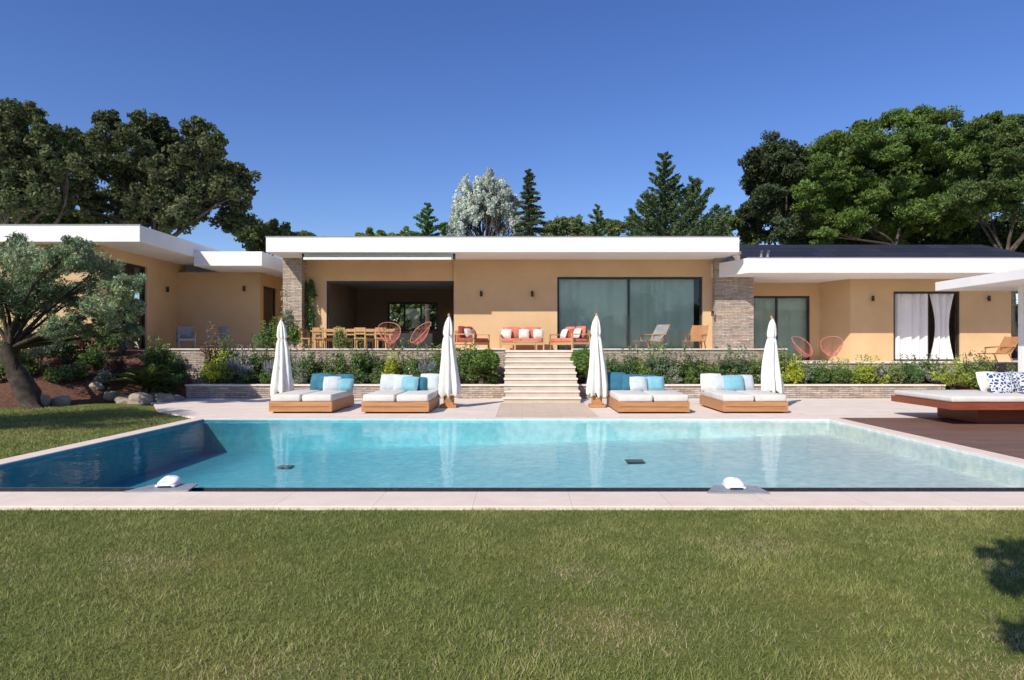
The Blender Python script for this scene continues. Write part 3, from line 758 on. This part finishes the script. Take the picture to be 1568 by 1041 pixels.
while xs<-.9:
    shrub(xs,22.45+R(-.2,.2),.36,R(.45,.62),R(.85,1.4),random.choice(PAL),n=1600,flower=WF if random.random()<.25 else None); xs+=R(.42,.6)
    if random.random()<.3: lavender(xs-.2,21.95,.36,R(.6,.9))
xs=-10.0
while xs<-.9: shrub(xs,21.85,.36,R(.28,.45),R(.4,.75),random.choice(PAL),n=900,L=.07,Wd=.04,flower=WF if random.random()<.3 else None); xs+=R(.4,.65)
xs=2.3
while xs<15.5:
    h=R(.8,1.25) if xs<9 else R(.55,.95)
    shrub(xs,22.45+R(-.2,.2),.36,R(.45,.62),h,random.choice(PAL),n=1600); xs+=R(.42,.6)
xs=2.2
while xs<15: shrub(xs,21.85,.36,R(.28,.45),R(.35,.7),random.choice(PAL),n=900,L=.07,Wd=.04); xs+=R(.4,.7)
YG=(.42,.46,.05)
shrub(PX(335,21.8),21.8,.36,.55,.95,YG,n=1600)
shrub(PX(322,22.3),22.4,.36,.35,1.75,(.2,.13,.08),n=1500)
shrub(PX(345,22.3),22.3,.36,.4,1.5,(.14,.2,.06),n=1500)
shrub(PX(470,22.2),22.2,.36,.5,1.2,(.13,.2,.08),n=1500)
shrub(PX(600,21.8),21.8,.36,.42,.9,YG,n=1400)
shrub(PX(545,22.),22.2,.36,.5,1.15,(.15,.22,.06),n=1400)
shrub(PX(1218,21.8),21.8,.36,.5,.85,YG,n=1400)
shrub(PX(1335,21.8),21.8,.36,.5,.8,(.34,.4,.05),n=1400)
shrub(PX(1010,22.),22.2,.36,.75,1.15,(.17,.24,.14),n=2600)
shrub(PX(1130,22.),22.2,.36,.75,1.1,(.12,.18,.08),n=2600)
shrub(PX(1465,21),21.2,.3,.6,.8,(.3,.36,.07),n=1800); shrub(PX(1520,21),21.3,.3,.6,.85,(.16,.22,.06),n=1800); shrub(PX(1560,20.6),20.7,.0,.5,.9,(.16,.22,.06),n=1800)
ball(PX(746,22.2),22.2,.78,.38); ball(PX(893,22.2),22.2,.72,.41); ball(PX(706,22.2),22.2,.6,.34,(.13,.2,.05))
fronds(PX(738,21.8),21.8,.4,.75,26,(.16,.22,.06),'fan_palm'); fronds(PX(900,21.8),21.8,.4,.5,20,(.16,.22,.06),'fan_palm')
X=PX(213,20.6); fronds(X,20.9,bedz(X,20.9)+.15,1.3,44,(.22,.28,.05),'sago_palm')
for x,D,r,h,c in ((60,21,.7,1.1,PAL[3]),(100,21.5,.6,.9,PAL[1]),(135,22,.5,1.2,(.14,.07,.055)),(165,22.2,.5,1.3,PAL[7]),(30,22,.8,1.4,PAL[0]),(-20,21,.8,1.2,PAL[4]),(250,22.6,.4,.6,PAL[6]),(190,22.8,.4,.8,PAL[5]),(125,20.8,.3,.35,PAL[7]),(80,20.3,.3,.35,PAL[6]),(5,20,.5,.6,PAL[7]),(145,21.3,.5,.7,PAL[1]),(110,22.6,.6,1.2,PAL[7]),(75,22.6,.7,1.3,PAL[4]),(180,21.3,.4,.55,(.14,.08,.06)),(250,21.6,.4,.6,PAL[1]),(160,20.8,.3,.4,PAL[5]),(100,20.4,.35,.45,PAL[4]),(40,20.4,.5,.6,PAL[1]),(235,22.2,.5,.9,PAL[7]),(272,22.4,.4,.9,PAL[4])):
    X=PX(x,D); shrub(X,D,bedz(X,D),r,h,c,n=1600)
for x,D,r,h,c in ((425,24.3,.45,1.0,PAL[0]),(437,24.6,.4,1.9,PAL[3]),(408,24.5,.5,.9,PAL[4]),(452,24.6,.35,.9,PAL[0]),(520,24.1,.3,.7,PAL[6])):
    shrub(PX(x,D),D,T,r,h,c,n=1600)
b0=(PX(477,27.8),27.75,3.3,.22,.12,1.0)
P,C,A=blobleaves([b0,(b0[0]-.05,27.8,4.0,.3,.12,.5),(b0[0],27.8,2.4,.15,.12,.8)],700,(.10,.18,.06)); e=empty('climbing_vine'); leaves('foliage',P,.1,.07,C,e)
t=B('stem'); t.tube([(b0[0],27.85,T),(b0[0]+.05,27.85,3),(b0[0],27.85,4.2)],.02,BARK,5); t.done(e)
# ------------------------------------------------------------ trees
D=18.3; ox=PX(45,D); oz=bedz(ox,D)
e=empty('olive_tree'); t=B('trunk_and_limbs')
t.tube([(ox+.1,D,oz-.2),(ox,D,oz+.4),(ox-.35,D+.05,oz+.95),(ox-.55,D,oz+1.4),(ox-.45,D,oz+1.8)],[.42,.30,.25,.22,.2],BARKO,12)
fork=Vector((ox-.5,D,oz+1.65))
ob_=pxblobs([(150,415,40),(105,392,34),(60,405,42),(20,395,42),(-30,410,45),(192,440,28),(165,475,32),(120,455,42),(70,460,40),(20,455,40),(-40,470,45),(207,470,18),(90,500,28),(150,505,22),(40,440,40),(-80,430,50),(120,378,18),(205,505,14),(30,378,20)],D,1.3,.8)
for (x,y,z,rx,ry,rz) in ob_:
    c=curve(fork,(x,y,z),6,.12); t.tube(c,[.065*(1-.8*i/5) for i in range(6)],BARKO,6)
    for q in range(5): t.tube(curve(c[3],(x+R(-1,1)*rx,y+R(-1,1)*ry,z+R(-.5,1)*rz),4,.1),[.022,.014,.009,.005],BARKO,4)
t.done(e)
P,C,A=blobleaves(ob_,2800,(.27,.33,.18),clumps=24,cr=.34,cvar=.4); leaves('crown',P,.125,.034,C,e,A+np.array([0,0,.2]))
bl=[(-13.2+R(-2.2,2.0),11.6+R(-1.5,1.5),3.9+R(-.8,.9),1.,1.,.75) for _ in range(22)]
tree('olive_tree',-14.2,11.6,0,.25,(-13.8,11.6,1.9),bl,1100,.14,.045,(.2,.25,.14),BARKO,clumps=18,cr=.38)
OAK=(.10,.12,.05)
def oak(lst,D,bx,trr=.45,per=3600,c=OAK,L=.24,Wd=.14,name='cork_oak_tree',fz=None,g=1.1,fill=.85,dj=2.2,back=None,**k):
    X=PX(bx,D); bl=pxblobs(lst,D,dj,.85,g)
    zmin=min(q[2] for q in bl)
    return tree(name,X,D,0,trr,(X+R(-.5,.5),D,(fz or zmin-1.5)),bl,per,L,Wd,c,fill=fill,back=pxblobs(back,D+3,1.,.85) if back else None,**k)
hA=hull([(112,230),(135,170),(150,157),(175,185),(200,168),(230,170),(262,190),(300,184),(330,196),(350,228),(375,244),(394,270)],lambda x:345 if x<370 else 325,31,25,.08)
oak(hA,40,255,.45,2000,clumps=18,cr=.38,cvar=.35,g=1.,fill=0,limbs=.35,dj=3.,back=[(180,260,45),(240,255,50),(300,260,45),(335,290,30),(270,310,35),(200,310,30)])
hB=hull([(-70,180),(-20,150),(20,148),(45,155),(70,182),(100,192),(118,225)],lambda x:330 if x<50 else 315,31,26,.14)
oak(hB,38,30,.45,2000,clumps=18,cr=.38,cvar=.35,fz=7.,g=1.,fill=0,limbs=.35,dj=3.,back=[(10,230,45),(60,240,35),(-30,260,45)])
oak([(150,335,22),(100,335,24),(205,345,24),(40,330,20),(-20,330,34),(60,345,22)],44,120,.35,2200,(.15,.2,.06),clumps=18,cr=.33)
oak([(375,350,22),(400,360,24),(440,365,20),(385,370,22),(475,368,14),(420,350,14)],50,400,.25,2200,(.16,.21,.07),.26,.14,'hedgerow_tree',clumps=16,cr=.34)
PINE=(.125,.195,.042)
def pine(lst,D,bx,back,c=PINE,per=2000,trr=.35,name='umbrella_pine_tree',fz=None):
    X=PX(bx,D); bl=pxblobs(lst,D,3.,.72,1.)
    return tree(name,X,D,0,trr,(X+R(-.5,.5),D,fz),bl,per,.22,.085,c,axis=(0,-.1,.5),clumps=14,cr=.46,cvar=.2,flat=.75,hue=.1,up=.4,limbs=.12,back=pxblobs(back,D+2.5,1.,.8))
pine(hull([(1218,245),(1240,215),(1270,212),(1300,200),(1330,180),(1365,170),(1400,163),(1435,166),(1465,178),(1485,200)],lambda x:365 if x<1400 else 330,25,23,.0,6),43,1370,
     [(x,y,34) for x in range(1250,1480,38) for y in range(225 if x>1290 else 250,345,34)],fz=8.)
pine(hull([(1460,200),(1490,175),(1520,167),(1555,172),(1590,180),(1640,200),(1680,240)],lambda x:325,25,23,.0,6),40,1545,
     [(x,y,34) for x in range(1490,1650,38) for y in range(212,310,34)],(.11,.16,.045),fz=6.8)
oak(hull([(1140,250),(1155,215),(1172,205),(1200,205),(1215,215),(1235,250)],360,25,20,.03),44,1185,.3,2000,(.07,.095,.042),.22,.11,'holm_oak_tree',clumps=18,cr=.4,g=1.,fill=0,limbs=.2,back=[(1185,250,32),(1180,300,35),(1215,330,30)])
oak(hull([(1215,325),(1300,325),(1400,330),(1440,322),(1520,330),(1620,320)],385,27,22,.0),49,1420,.3,1800,(.08,.11,.042),clumps=16,cr=.42,g=1.,fill=0,limbs=.15,back=[(x,355,30) for x in range(1240,1620,35)])
oak([(1110,345,16),(1135,345,18),(1150,360,20)],46,1130,.2,2200,(.16,.22,.06),clumps=16,cr=.33,fill=0)
def conifer(name,px,ytop,D,half,c,n=90,up=0.,z0=5.,dens=1.,pw=.8):
    e=empty(name); X=PX(px,D); zt=PZ(ytop,D); t=B('trunk_and_limbs')
    t.tube([(X,D,0),(X,D,zt*.6),(X,D,zt)],[.22,.13,.015],BARK,8)
    Ps=[];As=[];Lm=half*D/F
    for i in range(n):
        s=(i+R(0,1))/n; z=z0+(zt-z0)*s; a=i*2.4+R(-.3,.3); l=Lm*(1-s)**pw*R(.4,1.2)+.15
        d=Vector((math.cos(a),math.sin(a),R(-.1,.25)+up)); p0=Vector((X,D,z)); p1=p0+d*l*.6; p2=p0+d*l+Vector((0,0,l*(up-.12)))
        t.tube([p0,p1,p2],[.04*(1-s)+.01,.02*(1-s)+.006,.004],BARK,4)
        m=int((200*l+60)*dens); u=rng.uniform(.05,1,m)[:,None]
        base=np.array(p0)*(1-u)**2+2*u*(1-u)*np.array(p1)+u*u*np.array(p2)
        w_=.07+.22*l*(1-abs(u-.45))
        off=rng.normal(size=(m,3))*np.array([.5,.5,.25])*w_*.6; off[:,2]-=abs(off[:,2])*.4
        Ps.append(base+off); As.append(np.repeat(np.array(d)[None]*.9,m,0))
    t.done(e); P=np.concatenate(Ps); A=np.concatenate(As)
    C=np.array(c)*rng.uniform(.5,1.5,(len(P),1)); leaves('needles',P,.22,.07,C,e,A)
conifer('cedar_tree',1018,235,40,84,(.09,.135,.055),80,.3)
conifer('cedar_tree',1062,275,42,78,(.10,.145,.06),70,.45)
conifer('cedar_tree',990,295,42,60,(.09,.135,.055),50,.35)
conifer('fir_tree',810,260,40,46,(.08,.11,.045),100)
conifer('fir_tree',655,313,42,55,(.10,.19,.055),60,.2)
conifer('fir_tree',915,315,46,48,(.14,.2,.08),60,.3)
conifer('fir_tree',1100,315,46,45,(.12,.18,.07),50,.3)
D=42; lst=[]
for k in range(44):
    u=R(-1,1); x=745+u*52; top=268+abs(u)**1.3*42+R(-4,10); y=R(top,352); lst.append((x,y,R(8,14)))
lst+=[(750,268,7),(745,280,10),(760,285,10),(735,290,10),(775,300,9),(700,308,8),(715,298,9)]
bl=pxblobs(lst,D,1.2,1.7)
tree('silver_poplar_tree',PX(742,D),D,0,.2,(PX(742,D),D,7),bl,1100,.13,.085,(.60,.66,.58),clumps=16,cr=.32,cvar=.2,hue=.04,axis=(0,0,.5))
oak([(865,340,18),(880,350,22),(850,355,16),(900,355,16),(935,345,14),(950,352,16),(838,350,12)],50,880,.2,2000,(.17,.22,.09),.22,.12,'eucalyptus_tree',clumps=16,cr=.3)
oak([(575,360,12),(600,362,12),(620,358,10),(550,364,8),(680,352,10),(985,355,14)],50,760,.15,1500,(.2,.28,.07),.24,.14,'hedgerow_tree',clumps=12,cr=.34,fill=0)
bl=[]
for k in range(46):
    x=-250+k*45+R(-15,15); D=R(56,64); r=R(1.8,3.0); bl.append((PX(x,D),D,R(3.,5.4) ,r,r,r*.8))
for k in range(30):
    bl.append((-60+k*4.2,-34+R(-3,3),R(2,5),3.2,3,3.5))  # unseen tree row behind the camera, added for the window glass to reflect
P,C,A=blobleaves(bl,1600,(.11,.15,.06),clumps=16,cr=.38); leaves('distant_trees',P,.55,.35,C,None,A)
bl=[(.75,.75,4.5,.42,.3,.25),(.2,.0,4.5,.34,.28,.25),(-.3,-.85,4.5,.28,.22,.2),(1.15,.1,4.6,.5,.5,.4),(1.5,-.7,4.8,.7,.6,.5),(2.3,-1.4,5.,.9,.8,.6),(3.2,-.6,5.2,1.,.9,.7),(2.2,.3,4.9,.5,.5,.4)]
tree('fig_tree',2.9,-3.6,0,.14,(2.6,-2.6,3.2),bl,120,.30,.11,(.12,.19,.05),clumps=10,cr=.55,limbs=.8)
# ------------------------------------------------------------ grass blades
def field(x,y): return np.sin(x*1.7+np.sin(y*1.3)*1.5)+np.sin(y*2.3+np.sin(x*.9)*2)+.6*np.sin(x*4.1-y*3.3)+.5*np.sin(x*7.7+y*6.1)
G=rng.uniform(-1,1,(400,400))
def vnoise(x,y,s):
    u=x*s+150.; v=y*s+60.; i=np.floor(u).astype(int); j=np.floor(v).astype(int); fu=u-i; fv=v-j; i%=399; j%=399
    fu=fu*fu*(3-2*fu); fv=fv*fv*(3-2*fv)
    return (G[i,j]*(1-fu)+G[i+1,j]*fu)*(1-fv)+(G[i,j+1]*(1-fu)+G[i+1,j+1]*fu)*fv
patches=[(-4.0,4.9,.25),(-2.75,5.1,.22),(.55,3.95,.3),(-1.15,3.35,.22),(2.9,3.8,.2),(2.4,3.45,.15),(-3.0,5.2,.15),(3.6,5.0,.2),(.4,4.9,.2),(1.9,5.6,.22)]
def grass(name,x0,x1,y0,y1,n,h,wd,mask=None):
    x=rng.uniform(x0,x1,n); y=rng.uniform(y0,y1,n)
    if mask is not None:
        k=mask(x,y); x=x[k];y=y[k]
    cl=vnoise(x,y,9.)*.6+vnoise(x+3,y,17.)*.5+vnoise(x,y+9,2.5)*.5
    keep=rng.uniform(size=len(x))<np.clip(.9+.35*cl,.3,1); x=x[keep];y=y[keep];cl=cl[keep]
    n=len(x); f=field(x,y)*.6+cl*1.6+rng.normal(size=n)*.7
    t=np.clip(f*.13+.36,0,1)[:,None]
    C=(1-t)*np.array([.175,.225,.055])+t*np.array([.37,.36,.13])
    pd=np.zeros(n)
    for px_,py_,pr in patches: pd=np.maximum(pd,np.exp(-(((x-px_)/pr/1.6)**2+((y-py_)/pr)**2)))
    dry=rng.uniform(size=n)<.06+.55*pd; C[dry]=[.48,.38,.24]; C=C*(rng.uniform(.75,1.25,n)*(1+.18*cl))[:,None]
    a=rng.uniform(0,6.28,n); hh=h*rng.uniform(.4,1.2,n)*(1-.4*pd)*(1+.3*cl); ln=rng.uniform(.2,1.1,n)*hh; b2=rng.uniform(0,6.28,n)+cl*2
    p=np.stack([x,y,np.full(n,-.032)],1); s=np.stack([np.cos(a),np.sin(a),np.zeros(n)],1)*wd*.5
    tip=p+np.stack([np.cos(b2)*ln,np.sin(b2)*ln,hh],1)
    return polymesh(name,np.stack([p-s,p+s,tip],1).reshape(-1,3),3,C,BLADE)
grass('lawn_grass',-7.5,7.5,2.6,6.83,350000,.036,.006,lambda x,y: np.abs(x)<y*.85+1.8)
grass('lawn_grass',-16,-7.43,6.8,19,130000,.045,.014,lambda x,y:(x<-7.45)&~((y>15.4)&(x>-7.43-(y-15.4)*1.0)))
